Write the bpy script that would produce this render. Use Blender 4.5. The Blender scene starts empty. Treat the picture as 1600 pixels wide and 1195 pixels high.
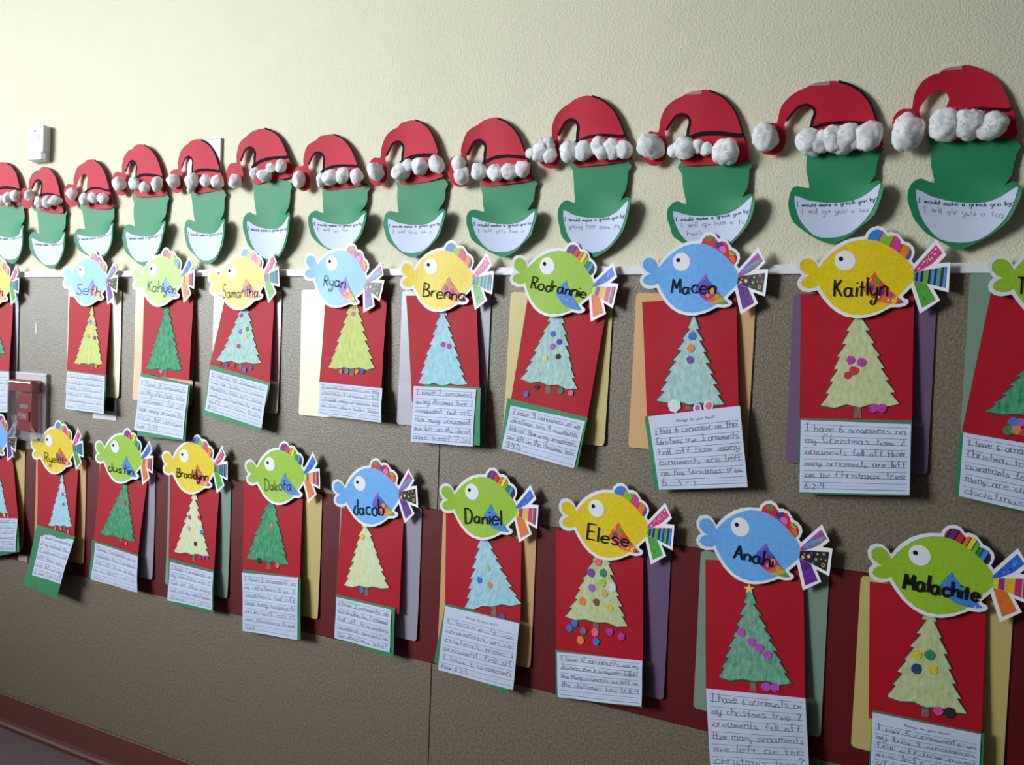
import bpy, bmesh, math, random
import numpy as np
from mathutils import Matrix, Vector, noise
from mathutils.geometry import tessellate_polygon

# ------------------------------------------------------------------ camera
scene = bpy.context.scene
S = 1.65                 # camera to wall, metres
CH = 1.274               # camera height
FPX, CX, CY = 1340.0, 800.0, 597.5
vh = np.array([-1730 - CX, 441 - CY, FPX]); vh /= np.linalg.norm(vh)
yv = 33450.0; xv = 680 - 0.037 * (yv - 950)
vv = np.array([xv - CX, yv - CY, FPX]); vv /= np.linalg.norm(vv)
vv -= vh * (vh @ vv); vv /= np.linalg.norm(vv)
AX, AZ = -vh, -vv
AY = np.cross(AZ, AX)
RW = np.array([AX, AY, AZ])          # photograph axes -> room axes (X along wall, Y into wall, Z up)
cam_data = bpy.data.cameras.new('camera')
cam = bpy.data.objects.new('camera', cam_data)
scene.collection.objects.link(cam)
cam_data.sensor_width = 36.0
cam_data.lens = 36.0 * FPX / 1600.0
cam_data.clip_start = 0.05
r, u, b = RW @ np.array([1, 0, 0]), RW @ np.array([0, -1, 0]), RW @ np.array([0, 0, -1])
cam.matrix_world = Matrix(((r[0], u[0], b[0], 0), (r[1], u[1], b[1], -S), (r[2], u[2], b[2], CH), (0, 0, 0, 1)))
scene.camera = cam

# ------------------------------------------------------------------ light
world = bpy.data.worlds.new('world'); scene.world = world; world.use_nodes = True
world.node_tree.nodes['Background'].inputs[0].default_value = (0.92, 0.95, 1.0, 1)
world.node_tree.nodes['Background'].inputs[1].default_value = 0.062


def area(name, loc, target, sx, sy, power, col):
    l = bpy.data.lights.new(name, 'AREA'); l.shape = 'RECTANGLE'; l.size = sx; l.size_y = sy
    l.energy = power; l.color = col
    o = bpy.data.objects.new(name, l); scene.collection.objects.link(o)
    o.location = loc
    o.rotation_euler = (Vector(target) - Vector(loc)).to_track_quat('-Z', 'Y').to_euler()
    return o


key = area('window_daylight', (-5.2, -3.3, 2.5), (-2.28, 0, 1.70), 3.2, 2.2, 44, (0.87, 0.95, 1.0))
key.data.spread = math.radians(40)
area('hall_ceiling_light', (-2.6, -1.9, 3.0), (-2.4, -0.4, 1.6), 3.0, 1.0, 8, (1.0, 0.95, 0.85))
vs = scene.view_settings
vs.view_transform = 'Standard'; vs.look = 'None'; vs.gamma = 1.0; vs.use_curve_mapping = False
vs.exposure = 0.0

# ------------------------------------------------------------------ helpers
random.seed(7)


def P(x, y, d=0.0):
    """point of the room seen at photo pixel (x, y), d metres in front of the wall"""
    q = RW @ np.array([x - CX, y - CY, FPX])
    q = q / q[1] * (S - d)
    return np.array([q[0], -d, q[2] + CH])


def crop(ox, oy, s):
    return lambda p: (ox + p[0] / s, oy + p[1] / s)


C1 = crop(0, 370, 3.734); C2 = crop(300, 370, 3.734); C3 = crop(600, 370, 3.229)
C4 = crop(960, 350, 2.778); C5 = crop(1210, 350, 2.597); C6 = crop(1500, 370, 2.779)
D0 = crop(0, 640, 4.593); D1 = crop(0, 640, 3.733); D2 = crop(240, 660, 3.229); D3 = crop(640, 700, 2.914)
D4 = crop(1060, 760, 2.746); D5 = crop(1280, 780, 2.878)
F1 = crop(1240, 345, 6.4)
G1 = crop(0, 160, 3.9825); G2 = crop(360, 160, 3.9825); G3 = crop(680, 120, 3.9825); G4 = crop(980, 110, 3.9825)
H11 = crop(1170, 110, 4.2696); H12 = crop(1390, 90, 3.981)


def lin(c):
    return tuple(x / 12.92 if x <= 0.04045 else ((x + 0.055) / 1.055) ** 2.4 for x in c)


def hx(h):
    return lin(tuple(int(h[i:i + 2], 16) / 255 for i in (0, 2, 4)))


def obj(name, verts, faces, mat, parent=None, thick=0, cols=None, smooth=False):
    me = bpy.data.meshes.new(name)
    me.from_pydata([tuple(v) for v in verts], [], faces)
    me.update()
    if mat: me.materials.append(mat)
    if cols is not None:
        at = me.color_attributes.new('Col', 'FLOAT_COLOR', 'CORNER')
        for p in me.polygons:
            for li in p.loop_indices:
                at.data[li].color = (*cols[p.index], 1)
    if smooth:
        for p in me.polygons: p.use_smooth = True
        bm = bmesh.new(); bm.from_mesh(me)
        for e in bm.edges:
            if e.is_boundary: e.smooth = False
        bm.to_mesh(me); bm.free()
    return link(name, me, parent, thick)


def link(name, me, parent=None, thick=0):
    o = bpy.data.objects.new(name, me); scene.collection.objects.link(o)
    if parent:
        o.parent = parent
        mw = Matrix.Translation(parent['org']) if 'org' in parent else None
    if thick:
        m = o.modifiers.new('paper', 'SOLIDIFY'); m.thickness = thick; m.offset = -1
    return o


def empty(name, loc, label, cat, group=None):
    o = bpy.data.objects.new(name, None); scene.collection.objects.link(o)
    o.location = loc; o.empty_display_size = 0.02
    tag(o, label, cat, group)
    return o


def tag(o, label, cat, group=None):
    o['label'] = label; o['category'] = cat
    if group: o['group'] = group
    return o


def struct(o):
    o['kind'] = 'structure'; return o


def fill2d(poly, step=None):
    """triangulate a 2D outline, cut it on a grid, return (verts2d, faces)"""
    pts = [Vector((p[0], p[1], 0)) for p in poly]
    tris = tessellate_polygon([pts])
    bm = bmesh.new()
    vs_ = [bm.verts.new(p) for p in pts]
    for t in tris:
        try: bm.faces.new([vs_[i] for i in t])
        except ValueError: pass
    if step:
        xs = [p[0] for p in poly]; ys = [p[1] for p in poly]
        for ax, lo, hi, st in ((0, min(xs), max(xs), step[0]), (1, min(ys), max(ys), step[1])):
            k = math.floor(lo / st) + 1
            while k * st < hi - 1e-6:
                co = [0, 0, 0]; no = [0, 0, 0]; co[ax] = k * st; no[ax] = 1
                bmesh.ops.bisect_plane(bm, geom=bm.verts[:] + bm.edges[:] + bm.faces[:], plane_co=co, plane_no=no, dist=1e-7)
                k += 1
    bm.verts.index_update()
    v = [(x.co.x, x.co.y) for x in bm.verts]
    f = [[x.index for x in fc.verts] for fc in bm.faces]
    bm.free()
    return v, f


def orient(verts, faces):
    """faces look away from the wall (-Y)"""
    out = []
    for f in faces:
        a = 0.0
        n = len(f)
        for i in range(n):
            p, q = verts[f[i]], verts[f[(i + 1) % n]]
            a += p[0] * q[2] - q[0] * p[2]
        out.append(list(f) if a > 0 else list(reversed(f)))
    return out


def ribbon(pts, w, closed=False):
    """flat stroke along 2D points -> (verts2d, faces)"""
    pts = [np.array(p, float) for p in pts]
    n = len(pts); V = []; Fc = []
    for i in range(n):
        a = pts[(i - 1) % n] if (closed or i > 0) else pts[i]
        c = pts[(i + 1) % n] if (closed or i < n - 1) else pts[i]
        d = c - a; L = np.hypot(*d)
        if L < 1e-9: d = np.array([1, 0]); L = 1
        nrm = np.array([-d[1], d[0]]) / L * w / 2
        V += [tuple(pts[i] + nrm), tuple(pts[i] - nrm)]
    for i in range(n if closed else n - 1):
        j = (i + 1) % n
        Fc.append([2 * i, 2 * i + 1, 2 * j + 1, 2 * j])
    return V, Fc


def smooth_line(pts, k=4):
    if len(pts) < 3: return [tuple(p) for p in pts]
    p = [np.array(q, float) for q in pts]
    p = [2 * p[0] - p[1]] + p + [2 * p[-1] - p[-2]]
    out = []
    for i in range(1, len(p) - 2):
        for t in range(k):
            t /= k
            out.append(tuple(0.5 * ((2 * p[i]) + (p[i + 1] - p[i - 1]) * t + (2 * p[i - 1] - 5 * p[i] + 4 * p[i + 1] - p[i + 2]) * t * t
                                    + (3 * p[i] - p[i - 1] - 3 * p[i + 1] + p[i + 2]) * t ** 3)))
    out.append(tuple(p[-2]))
    return out


def smooth_closed(pts, k=3):
    p = [np.array(q, float) for q in pts]; n = len(p); out = []
    for i in range(n):
        a, b_, c, d = p[i - 1], p[i], p[(i + 1) % n], p[(i + 2) % n]
        for t in range(k):
            t /= k
            out.append(tuple(0.5 * (2 * b_ + (c - a) * t + (2 * a - 5 * b_ + 4 * c - d) * t * t + (3 * b_ - a - 3 * c + d) * t ** 3)))
    return out


def circle(cx, cy, r_, n=20, ry=None, jit=0):
    ry = ry or r_
    return [(cx + r_ * (1 + random.uniform(-jit, jit)) * math.cos(2 * math.pi * i / n),
             cy + ry * (1 + random.uniform(-jit, jit)) * math.sin(2 * math.pi * i / n)) for i in range(n)]


class Acc:
    """collects flat shapes (2D) with colours, mapped to space by a function at the end"""
    def __init__(self): self.v = []; self.f = []; self.c = []; self.l = []
    def add(self, vf, col=(0, 0, 0), layer=0.0):
        o = len(self.v)
        self.v += list(vf[0]); self.l += [layer] * len(vf[0])
        self.f += [[i + o for i in f] for f in vf[1]]; self.c += [col] * len(vf[1])
    def build(self, name, mat, fn, parent=None, thick=0, col=True):
        V = [fn(p[0], p[1], l) for p, l in zip(self.v, self.l)]
        return obj(name, V, orient(V, self.f), mat, parent, thick, self.c if col else None, bool(thick))


# ------------------------------------------------------------------ materials
def mat(name, col, rough=0.7, spec=0.3, var=0.0, scale=40, bump=0.0, bscale=200, col2=None, stretch=None, coat=0.0, detail=4, metal=0.0, sheen=0):
    m = bpy.data.materials.new(name); m.use_nodes = True
    nt = m.node_tree; bs = nt.nodes['Principled BSDF']
    bs.inputs['Base Color'].default_value = (*col, 1)
    bs.inputs['Roughness'].default_value = rough
    bs.inputs['Specular IOR Level'].default_value = spec
    bs.inputs['Coat Weight'].default_value = coat
    bs.inputs['Coat Roughness'].default_value = 0.25
    bs.inputs['Metallic'].default_value = metal
    if sheen: bs.inputs['Sheen Weight'].default_value = sheen
    tc = nt.nodes.new('ShaderNodeTexCoord'); mp = nt.nodes.new('ShaderNodeMapping')
    nt.links.new(tc.outputs['Object'], mp.inputs['Vector'])
    if stretch: mp.inputs['Scale'].default_value = stretch
    if var or col2:
        no = nt.nodes.new('ShaderNodeTexNoise'); no.inputs['Scale'].default_value = scale; no.inputs['Detail'].default_value = detail
        no.inputs['Roughness'].default_value = 0.65
        nt.links.new(mp.outputs[0], no.inputs['Vector'])
        rp = nt.nodes.new('ShaderNodeValToRGB')
        rp.color_ramp.elements[0].position = 0.32; rp.color_ramp.elements[1].position = 0.68
        a = tuple(max(0, c * (1 - var)) for c in col)
        b_ = col2 if col2 else tuple(min(1, c * (1 + var)) for c in col)
        rp.color_ramp.elements[0].color = (*(a if not col2 else col), 1); rp.color_ramp.elements[1].color = (*b_, 1)
        nt.links.new(no.outputs['Fac'], rp.inputs[0]); nt.links.new(rp.outputs[0], bs.inputs['Base Color'])
    if bump:
        n2 = nt.nodes.new('ShaderNodeTexNoise'); n2.inputs['Scale'].default_value = bscale; n2.inputs['Detail'].default_value = 3
        nt.links.new(tc.outputs['Object'], n2.inputs['Vector'])
        bp = nt.nodes.new('ShaderNodeBump'); bp.inputs['Strength'].default_value = bump; bp.inputs['Distance'].default_value = 0.004
        nt.links.new(n2.outputs['Fac'], bp.inputs['Height']); nt.links.new(bp.outputs[0], bs.inputs['Normal'])
    return m


def mat_attr(name, rough=0.5, spec=0.35, coat=0.0, var=0.1, scale=220):
    m = mat(name, (0.5, 0.5, 0.5), rough, spec, coat=coat)
    nt = m.node_tree; bs = nt.nodes['Principled BSDF']
    at = nt.nodes.new('ShaderNodeAttribute'); at.attribute_name = 'Col'
    tc = nt.nodes.new('ShaderNodeTexCoord')
    no = nt.nodes.new('ShaderNodeTexNoise'); no.inputs['Scale'].default_value = scale; no.inputs['Detail'].default_value = 3
    nt.links.new(tc.outputs['Object'], no.inputs['Vector'])
    mr = nt.nodes.new('ShaderNodeMapRange'); mr.inputs['From Min'].default_value = 0.3; mr.inputs['From Max'].default_value = 0.7
    mr.inputs['To Min'].default_value = 1 - var; mr.inputs['To Max'].default_value = 1 + var
    nt.links.new(no.outputs['Fac'], mr.inputs['Value'])
    mx = nt.nodes.new('ShaderNodeVectorMath'); mx.operation = 'SCALE'
    nt.links.new(at.outputs['Color'], mx.inputs[0]); nt.links.new(mr.outputs[0], mx.inputs['Scale'])
    nt.links.new(mx.outputs[0], bs.inputs['Base Color'])
    return m


def glass(name, col=(0.95, 0.95, 0.97), rough=0.06, alpha=0.22, frosted=True):
    m = bpy.data.materials.new(name); m.use_nodes = True
    nt = m.node_tree; nt.nodes.clear()
    o = nt.nodes.new('ShaderNodeOutputMaterial'); mx = nt.nodes.new('ShaderNodeMixShader')
    tr = nt.nodes.new('ShaderNodeBsdfTransparent'); tr.inputs[0].default_value = (*col, 1)
    gl = nt.nodes.new('ShaderNodeBsdfPrincipled' if frosted else 'ShaderNodeBsdfGlossy')
    gl.inputs['Base Color' if frosted else 'Color'].default_value = (*col, 1); gl.inputs['Roughness'].default_value = rough
    lw = nt.nodes.new('ShaderNodeLayerWeight'); lw.inputs['Blend'].default_value = 0.35
    ad = nt.nodes.new('ShaderNodeMath'); ad.operation = 'MULTIPLY_ADD'; ad.inputs[1].default_value = 0.6; ad.inputs[2].default_value = alpha
    nt.links.new(lw.outputs['Facing'], ad.inputs[0]); nt.links.new(ad.outputs[0], mx.inputs[0])
    nt.links.new(tr.outputs[0], mx.inputs[1]); nt.links.new(gl.outputs[0], mx.inputs[2]); nt.links.new(mx.outputs[0], o.inputs[0])
    return m


M = {}
M['cream'] = mat('cream_paint', hx('ddd6bc'), 0.6, 0.25, var=0.02, scale=6, bump=0.45, bscale=280)
M['tack'] = mat('tan_tackboard', hx('796b59'), 0.46, 0.65, var=0.45, scale=190, bump=0.25, bscale=260, detail=6)
M['maroon'] = mat('maroon_band', hx('620710'), 0.5, 0.4, var=0.08, scale=240, bump=0.12, bscale=260)
M['strip'] = mat('white_metal_strip', hx('e6e6e8'), 0.35, 0.5)
M['base'] = mat('brown_rubber_base', hx('6b352f'), 0.5, 0.35, var=0.08, scale=60)
M['floor'] = mat('speckled_floor', hx('8f8083'), 0.6, 0.3, var=0.15, scale=150)
M['red'] = mat('red_construction_paper', hx('b00820'), 0.6, 0.25, var=0.06, scale=300, bump=0.1, bscale=500)
M['hatred'] = mat('red_hat_paper', hx('bd1630'), 0.6, 0.25, var=0.06, scale=300, bump=0.1, bscale=500)
M['green'] = mat('green_construction_paper', hx('1f8456'), 0.55, 0.35, var=0.06, scale=300, bump=0.1, bscale=500)
M['backgreen'] = mat('green_backing_paper', hx('1c8450'), 0.55, 0.35, var=0.06, scale=300)
M['white'] = mat('white_writing_paper', hx('ccd5ee'), 0.6, 0.4, var=0.015, scale=30, bump=0.12, bscale=40)
M['card'] = mat('white_glossy_card', hx('eeeef2'), 0.45, 0.4)
M['print'] = mat_attr('printed_card', 0.45, 0.4, 0.1, 0.08, 260)
M['crayon'] = mat_attr('crayon_colour', 0.65, 0.3, 0.0, 0.28, 420)
M['ink'] = mat('black_marker', (0.010, 0.010, 0.012), 0.8, 0.1)
M['pencil'] = mat('grey_pencil', hx('777783'), 0.8, 0.1)
M['faint'] = mat('faint_pencil', hx('a9abb8'), 0.6, 0.3)
M['rule'] = mat('printed_rule_line', hx('6c7182'), 0.8, 0.1)
M['trunk'] = mat('brown_crayon', hx('8a6560'), 0.7, 0.2, var=0.3, scale=300, stretch=(1, 1, 0.2))
M['cotton'] = mat('cotton_wool', (0.98, 0.98, 0.99), 1.0, 0.0, var=0.01, scale=90, bump=0.25, bscale=420, sheen=0.5)
_cb = M['cotton'].node_tree.nodes['Principled BSDF']
_cb.inputs['Subsurface Weight'].default_value = 1.0; _cb.inputs['Subsurface Radius'].default_value = (0.006, 0.006, 0.006); _cb.inputs['Subsurface Scale'].default_value = 1.0
M['tape'] = glass('clear_sticky_tape', (0.97, 0.97, 0.98), 0.4, 0.18)
M['plastic'] = glass('clear_cover_plastic', (0.96, 0.96, 0.97), 0.12, 0.08, False)
M['alarm'] = mat('red_alarm_plastic', hx('c4262c'), 0.4, 0.4)
M['frame'] = glass('frosted_clear_frame', (0.86, 0.86, 0.9), 0.2, 0.42)
M['greyplate'] = mat('grey_steel_plate', hx('b9bcb8'), 0.4, 0.4)
M['whiteplastic'] = mat('white_device_plastic', hx('dfe0e2'), 0.45, 0.4)
M['black'] = mat('black_panel', (0.012, 0.012, 0.014), 0.4, 0.4)
M['lens'] = glass('strobe_lens', (0.9, 0.9, 0.92), 0.1, 0.45)
M['label'] = mat('pale_grey_label', hx('bcbec4'), 0.5, 0.3)

FOLD = {'yellow': 'cdb871', 'sage': '7f9a88', 'purple': '6f5478', 'peach': 'd9a874', 'lavender': '9f99ab', 'cream': 'e2d8b4', 'pink': 'cfb3ac'}
for k, v in FOLD.items():
    M['fold_' + k] = mat('laminated_' + k, hx(v), 0.42, 0.5, var=0.03, scale=120, stretch=(6, 1, 0.3), coat=0.55)

# ------------------------------------------------------------------ room
STRIP_Z = 0.0995 * S + CH
MT_Z, MB_Z = -0.229 * S + CH, -0.4458 * S + CH
BASE_Z = 0.1010
X0, X1 = -7.0, 3.0
SEAM = -1.053


def box(name, x0, x1, y0, y1, z0, z1, m, parent=None, bevel=0.0):
    bm = bmesh.new(); bmesh.ops.create_cube(bm, size=1)
    for v in bm.verts:
        v.co = Vector(((x0 + x1) / 2 + v.co.x * (x1 - x0), (y0 + y1) / 2 + v.co.y * (y1 - y0), (z0 + z1) / 2 + v.co.z * (z1 - z0)))
    if bevel: bmesh.ops.bevel(bm, geom=bm.edges[:], offset=bevel, segments=3, affect='EDGES', profile=0.5)
    me = bpy.data.meshes.new(name); bm.to_mesh(me); bm.free()
    if m: me.materials.append(m)
    return link(name, me, parent)


struct(box('floor', X0, X1, -4.5, 0.02, -0.10, 0.0, M['floor']))
wall = struct(box('wall_back', X0, X1, 0.006, 0.15, 0, 2.75, M['cream']))
for xa, xb in ((X0, SEAM - 0.0012), (SEAM + 0.0012, X1)):
    box('tackboard_panel', xa, xb, 0.0, 0.006, MT_Z, STRIP_Z, M['tack'], wall, 0.0008)
    box('tackboard_panel', xa, xb, 0.0, 0.006, BASE_Z * 0.4, MB_Z, M['tack'], wall, 0.0008)
box('stripe_panel', X0, X1, -0.0006, 0.006, MB_Z + 0.001, MT_Z - 0.001, M['maroon'], wall, 0.0005)
struct(box('trim_1', X0, X1, -0.006, 0.012, STRIP_Z - 0.008, STRIP_Z + 0.010, M['strip'], None, 0.002))
# rubber cove base: profile swept along the wall
prof = [(0.0, BASE_Z), (-0.003, BASE_Z), (-0.0045, BASE_Z - 0.003), (-0.0045, 0.022), (-0.007, 0.012), (-0.012, 0.005), (-0.02, 0.002), (-0.02, 0.0), (0.0, 0.0)]
bv = [(x, y, z) for x in (X0, X1) for (y, z) in prof]; n = len(prof)
struct(obj('baseboard_back', bv, [[i, (i + 1) % n, n + (i + 1) % n, n + i] for i in range(n)] + [list(range(n)), list(range(2 * n - 1, n - 1, -1))], M['base']))

# ------------------------------------------------------------------ hand lettering
GL = {
 'a': [[(4.3,4.1),(2.6,5),(.8,4.2),(0,2.5),(.8,.5),(2.3,0),(3.8,1),(4.4,3)],[(4.5,5.2),(4.5,1.6),(5.6,0)]],
 'b': [[(0,10),(0,0)],[(0,3.5),(2,5),(4,4.5),(5,2.5),(4,.5),(2,0),(0,1.5)]],
 'c': [[(4.5,4),(3,5),(1,4.3),(0,2.5),(1,.6),(3,0),(4.5,1)]],
 'd': [[(5,4),(3,5),(1,4),(0,2.5),(1,.5),(3,0),(5,1.5)],[(5,10),(5,0)]],
 'e': [[(0,2.6),(4.8,2.8),(4.3,4.3),(2.5,5),(.8,4.2),(0,2.5),(.8,.6),(2.5,0),(4.6,.9)]],
 'f': [[(4,9),(3,10),(2,9),(1.7,7),(1.7,0)],[(0,5),(3.5,5)]],
 'g': [[(5,4),(3,5),(1,4),(0,2.5),(1,.5),(3,0),(5,1.5)],[(5,5),(5,-2),(4,-4),(2,-4.2),(.5,-3)]],
 'h': [[(0,10),(0,0)],[(0,3),(2,5),(4,4.7),(4.5,3),(4.5,0)]],
 'i': [[(0.3,5),(0.3,0)],[(.3,7),(.3,7.6)]],
 'j': [[(2,5),(2,-3),(1,-4),(0,-3.5)],[(2,7),(2,7.6)]],
 'k': [[(0,10),(0,0)],[(4,5),(0,2.2)],[(1.2,3),(4,0)]],
 'l': [[(.3,10),(.3,0)]],
 'm': [[(0,5),(0,0)],[(0,3.5),(1.5,5),(2.8,4.5),(3,3),(3,0)],[(3,3.5),(4.5,5),(5.8,4.5),(6,3),(6,0)]],
 'n': [[(0,5),(0,0)],[(0,3),(2,5),(4,4.6),(4.3,3),(4.3,0)]],
 'o': [[(2.5,5),(.8,4.3),(0,2.5),(.8,.6),(2.5,0),(4.2,.6),(5,2.5),(4.2,4.3),(2.5,5)]],
 'p': [[(0,5),(0,-4)],[(0,3.5),(2,5),(4,4.5),(5,2.5),(4,.5),(2,0),(0,1.5)]],
 'r': [[(0,5),(0,0)],[(0,3),(1.5,4.8),(3.3,4.8)]],
 's': [[(4,4.3),(2.2,5),(.5,4),(1,3),(3,2.3),(4,1.2),(2.5,0),(0,.7)]],
 't': [[(1.7,9),(1.7,0)],[(0,5.5),(3.5,5.5)]],
 'u': [[(0,5),(0,1.5),(1.5,0),(3,.4),(4.3,2)],[(4.3,5),(4.3,0)]],
 'v': [[(0,5),(2,0)],[(2,0),(4,5)]],
 'w': [[(0,5),(1.5,0)],[(1.5,0),(3,5)],[(3,5),(4.5,0)],[(4.5,0),(6,5)]],
 'x': [[(0,5),(4,0)],[(4,5),(0,0)]],
 'y': [[(0,5),(.3,2),(1.8,.6),(3.8,1.6)],[(4.2,5),(4,0),(3.2,-3.4),(1.4,-4.2),(.3,-3),(1.6,-1.8)]],
 'A': [[(0,0),(3,10)],[(3,10),(6,0)],[(1.2,3.8),(4.8,3.8)]],
 'B': [[(0,10),(0,0)],[(0,10),(3,9.6),(4,7.8),(3,5.8),(0,5.2)],[(0,5.2),(3.5,4.8),(5,2.8),(3.8,.6),(0,0)]],
 'C': [[(5,8.5),(3,10),(1,8.5),(0,5),(1,1.5),(3,0),(5,1.5)]],
 'D': [[(0,10),(0,0)],[(0,10),(3,9.4),(5,7.2),(5.2,4),(3.6,1),(0,0)]],
 'E': [[(0,10),(0,0)],[(0,10),(4.6,10)],[(0,5.2),(3.8,5.2)],[(0,0),(4.6,0)]],
 'F': [[(0,10),(0,0)],[(0,10),(4.6,10)],[(0,5.2),(3.8,5.2)]],
 'H': [[(0,10),(0,0)],[(5,10),(5,0)],[(0,5),(5,5)]],
 'I': [[(1.5,10),(1.5,0)],[(0,10),(3,10)],[(0,0),(3,0)]],
 'J': [[(4,10),(4,2),(3,.2),(1.4,0),(.2,1.6),(.6,4),(2,6)]],
 'K': [[(0,10),(0,0)],[(4.6,10),(0,4.6)],[(1.2,5.6),(5,0)]],
 'M': [[(0,0),(.6,10)],[(.6,10),(3.4,3)],[(3.4,3),(6.2,10)],[(6.2,10),(6.8,0)]],
 'R': [[(0,10),(0,0)],[(0,10),(3.4,9.6),(4.6,7.6),(3.4,5.6),(0,5)],[(1.6,5),(5,0)]],
 'S': [[(4.6,8.8),(2.6,10),(.6,8.6),(.8,6.4),(3.4,4.6),(4.6,2.4),(2.8,0),(.6,.8),(0,2.4)]],
 'T': [[(2.5,10),(2.5,0)],[(0,10),(5.4,10)]],
 '0': [[(2.5,10),(.5,8),(0,5),(.5,2),(2.5,0),(4.5,2),(5,5),(4.5,8),(2.5,10)]],
 '1': [[(1,10),(1,0)]], '2': [[(0,8),(1.5,10),(3.8,9.4),(4,7),(0,0)],[(0,0),(4.6,0)]],
 '3': [[(0,9),(2.5,10),(4,8),(2,5.4),(4.4,3),(2.4,0),(0,1)]],
 '4': [[(.8,10),(0,4)],[(0,4),(4.6,4)],[(3.6,9),(3.6,0)]],
 '5': [[(4,10),(.4,10)],[(.4,10),(.4,6),(3,6),(4.4,3.4),(2.6,0),(0,1)]],
 '6': [[(3.6,10),(1,6.6),(0,3),(1.4,.2),(3.6,.6),(4.4,2.8),(2.8,4.8),(.4,3.4)]],
 '7': [[(0,10),(4.4,10)],[(4.4,10),(1.4,0)]],
 '8': [[(2.4,5.4),(.6,7.4),(2.4,10),(4.2,7.6),(2.4,5.4),(.2,2.6),(2.4,0),(4.6,2.6),(2.4,5.4)]],
 '9': [[(4.4,6.4),(2,5),(.2,7.2),(2,10),(4.4,8.6),(4.2,0)]],
 '.': [[(.3,0),(.5,.5)]], ',': [[(.5,.4),(0,-1)]], '-': [[(0,4),(3,4)]], '=': [[(0,5.4),(3.4,5.4)],[(0,3),(3.4,3)]],
 '?': [[(0,8.4),(1.8,10),(3.8,8),(1.8,4.6),(1.8,2.6)],[(1.8,.6),(1.8,0)]], '!': [[(.4,10),(.4,3)],[(.4,.6),(.4,0)]],
}
GW = {c: max(max(p[0] for p in s) for s in st) for c, st in GL.items()}


def text_strokes(s, gap=1.9, space=4.5, jit=0.0, rnd=random):
    """strokes in glyph units; returns strokes and total advance"""
    x = 0; out = []
    for ch in s:
        if ch == ' ': x += space; continue
        if ch not in GL: continue
        sc = 1 + rnd.uniform(-jit, jit); dy = rnd.uniform(-jit, jit) * 4; sk = rnd.uniform(-jit, jit)
        for st in GL[ch]:
            q = [(x + a * sc + b_ * sk * 0.4 + rnd.uniform(-jit, jit), b_ * sc + dy + rnd.uniform(-jit, jit)) for a, b_ in st]
            out.append(smooth_line(q, 3))
        x += GW[ch] * sc + gap
    return out, max(x - gap, 1)


# ------------------------------------------------------------------ fish name tags
FC = np.array([-0.14034607, 0.15800537 + CH])
dep0 = 0.012


def floc(p):
    """template pixel (yellow tag of the upper row) -> metres on the tag"""
    q = F1(p); w = P(q[0], q[1], dep0)
    return (w[0] - FC[0], w[2] - FC[1])


def fbend(x, z):
    t = max(0.0, (x - 0.035) / 0.1)
    s = max(0.0, (-x - 0.07) / 0.06)
    return 0.013 * t * t + 0.003 * s * s + 0.004 * max(0, -z / 0.08) ** 2


def fmap(x, z, layer=0.0):
    return (x, -fbend(x, z) - layer, z)


CARD = [(75,522),(40,470),(33,410),(62,352),(125,325),(182,335),(226,375),(250,418),(290,360),(350,295),(430,232),(520,186),(610,160),(720,147),
 (735,110),(780,65),(850,45),(905,65),(945,115),(985,105),(1050,125),(1092,178),(1110,203),(1160,220),(1205,265),(1215,315),(1197,365),(1180,395),(1204,430),
 (1432,188),(1530,350),(1445,432),(1567,422),(1545,722),(1392,680),(1460,800),(1255,930),(1172,668),(1085,752),(1097,770),(1140,788),(1146,815),(1118,845),(1060,862),
 (970,862),(910,892),(830,932),(720,963),(620,968),(520,950),(430,905),(350,840),(280,750),(235,682),(215,687),(150,700),(90,688),(48,650),(38,605),(55,562),(85,532)]
BODY = [(250,465),(300,400),(370,325),(450,265),(540,215),(640,185),(745,178),(840,195),(930,235),(1020,290),(1100,360),(1150,410),(1190,462),(1200,540),(1190,600),
 (1140,650),(1060,725),(1000,790),(950,835),(880,880),(780,915),(680,935),(580,930),(480,895),(390,830),(320,745),(275,680),(248,628),
 (210,655),(150,662),(95,645),(75,615),(90,575),(130,545),(165,535),(110,510),(70,465),(70,405),(110,365),(160,360),(205,385),(235,425)]
DORS = [(745,178),(760,130),(800,90),(850,80),(890,95),(920,130),(945,155),(985,142),(1030,150),(1065,190),(1070,230),(1110,235),(1155,260),(1175,300),(1170,350),(1140,392),
 (1100,360),(1020,290),(930,235),(840,195)]
FIN = [(815,505),(850,575),(900,622),(955,685),(1040,768),(1095,815),(1030,828),(950,824),(860,812),(790,772),(735,725),(690,685),(725,610)]
TT = [(1200,486),(1425,245),(1490,330),(1385,430),(1262,500),(1200,520)]
TM = [(1200,524),(1262,505),(1530,465),(1510,678),(1330,630),(1195,600)]
TB = [(1195,604),(1322,630),(1415,795),(1278,872),(1210,660)]


def cut(poly, a, b_, c):
    """keep the side a*x+b*y>=c of a polygon"""
    out = []
    for i in range(len(poly)):
        p, q = poly[i], poly[(i + 1) % len(poly)]
        dp, dq = a * p[0] + b_ * p[1] - c, a * q[0] + b_ * q[1] - c
        if dp >= 0: out.append(p)
        if (dp > 0 > dq) or (dp < 0 < dq):
            t = dp / (dp - dq); out.append((p[0] + (q[0] - p[0]) * t, p[1] + (q[1] - p[1]) * t))
    return out


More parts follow.
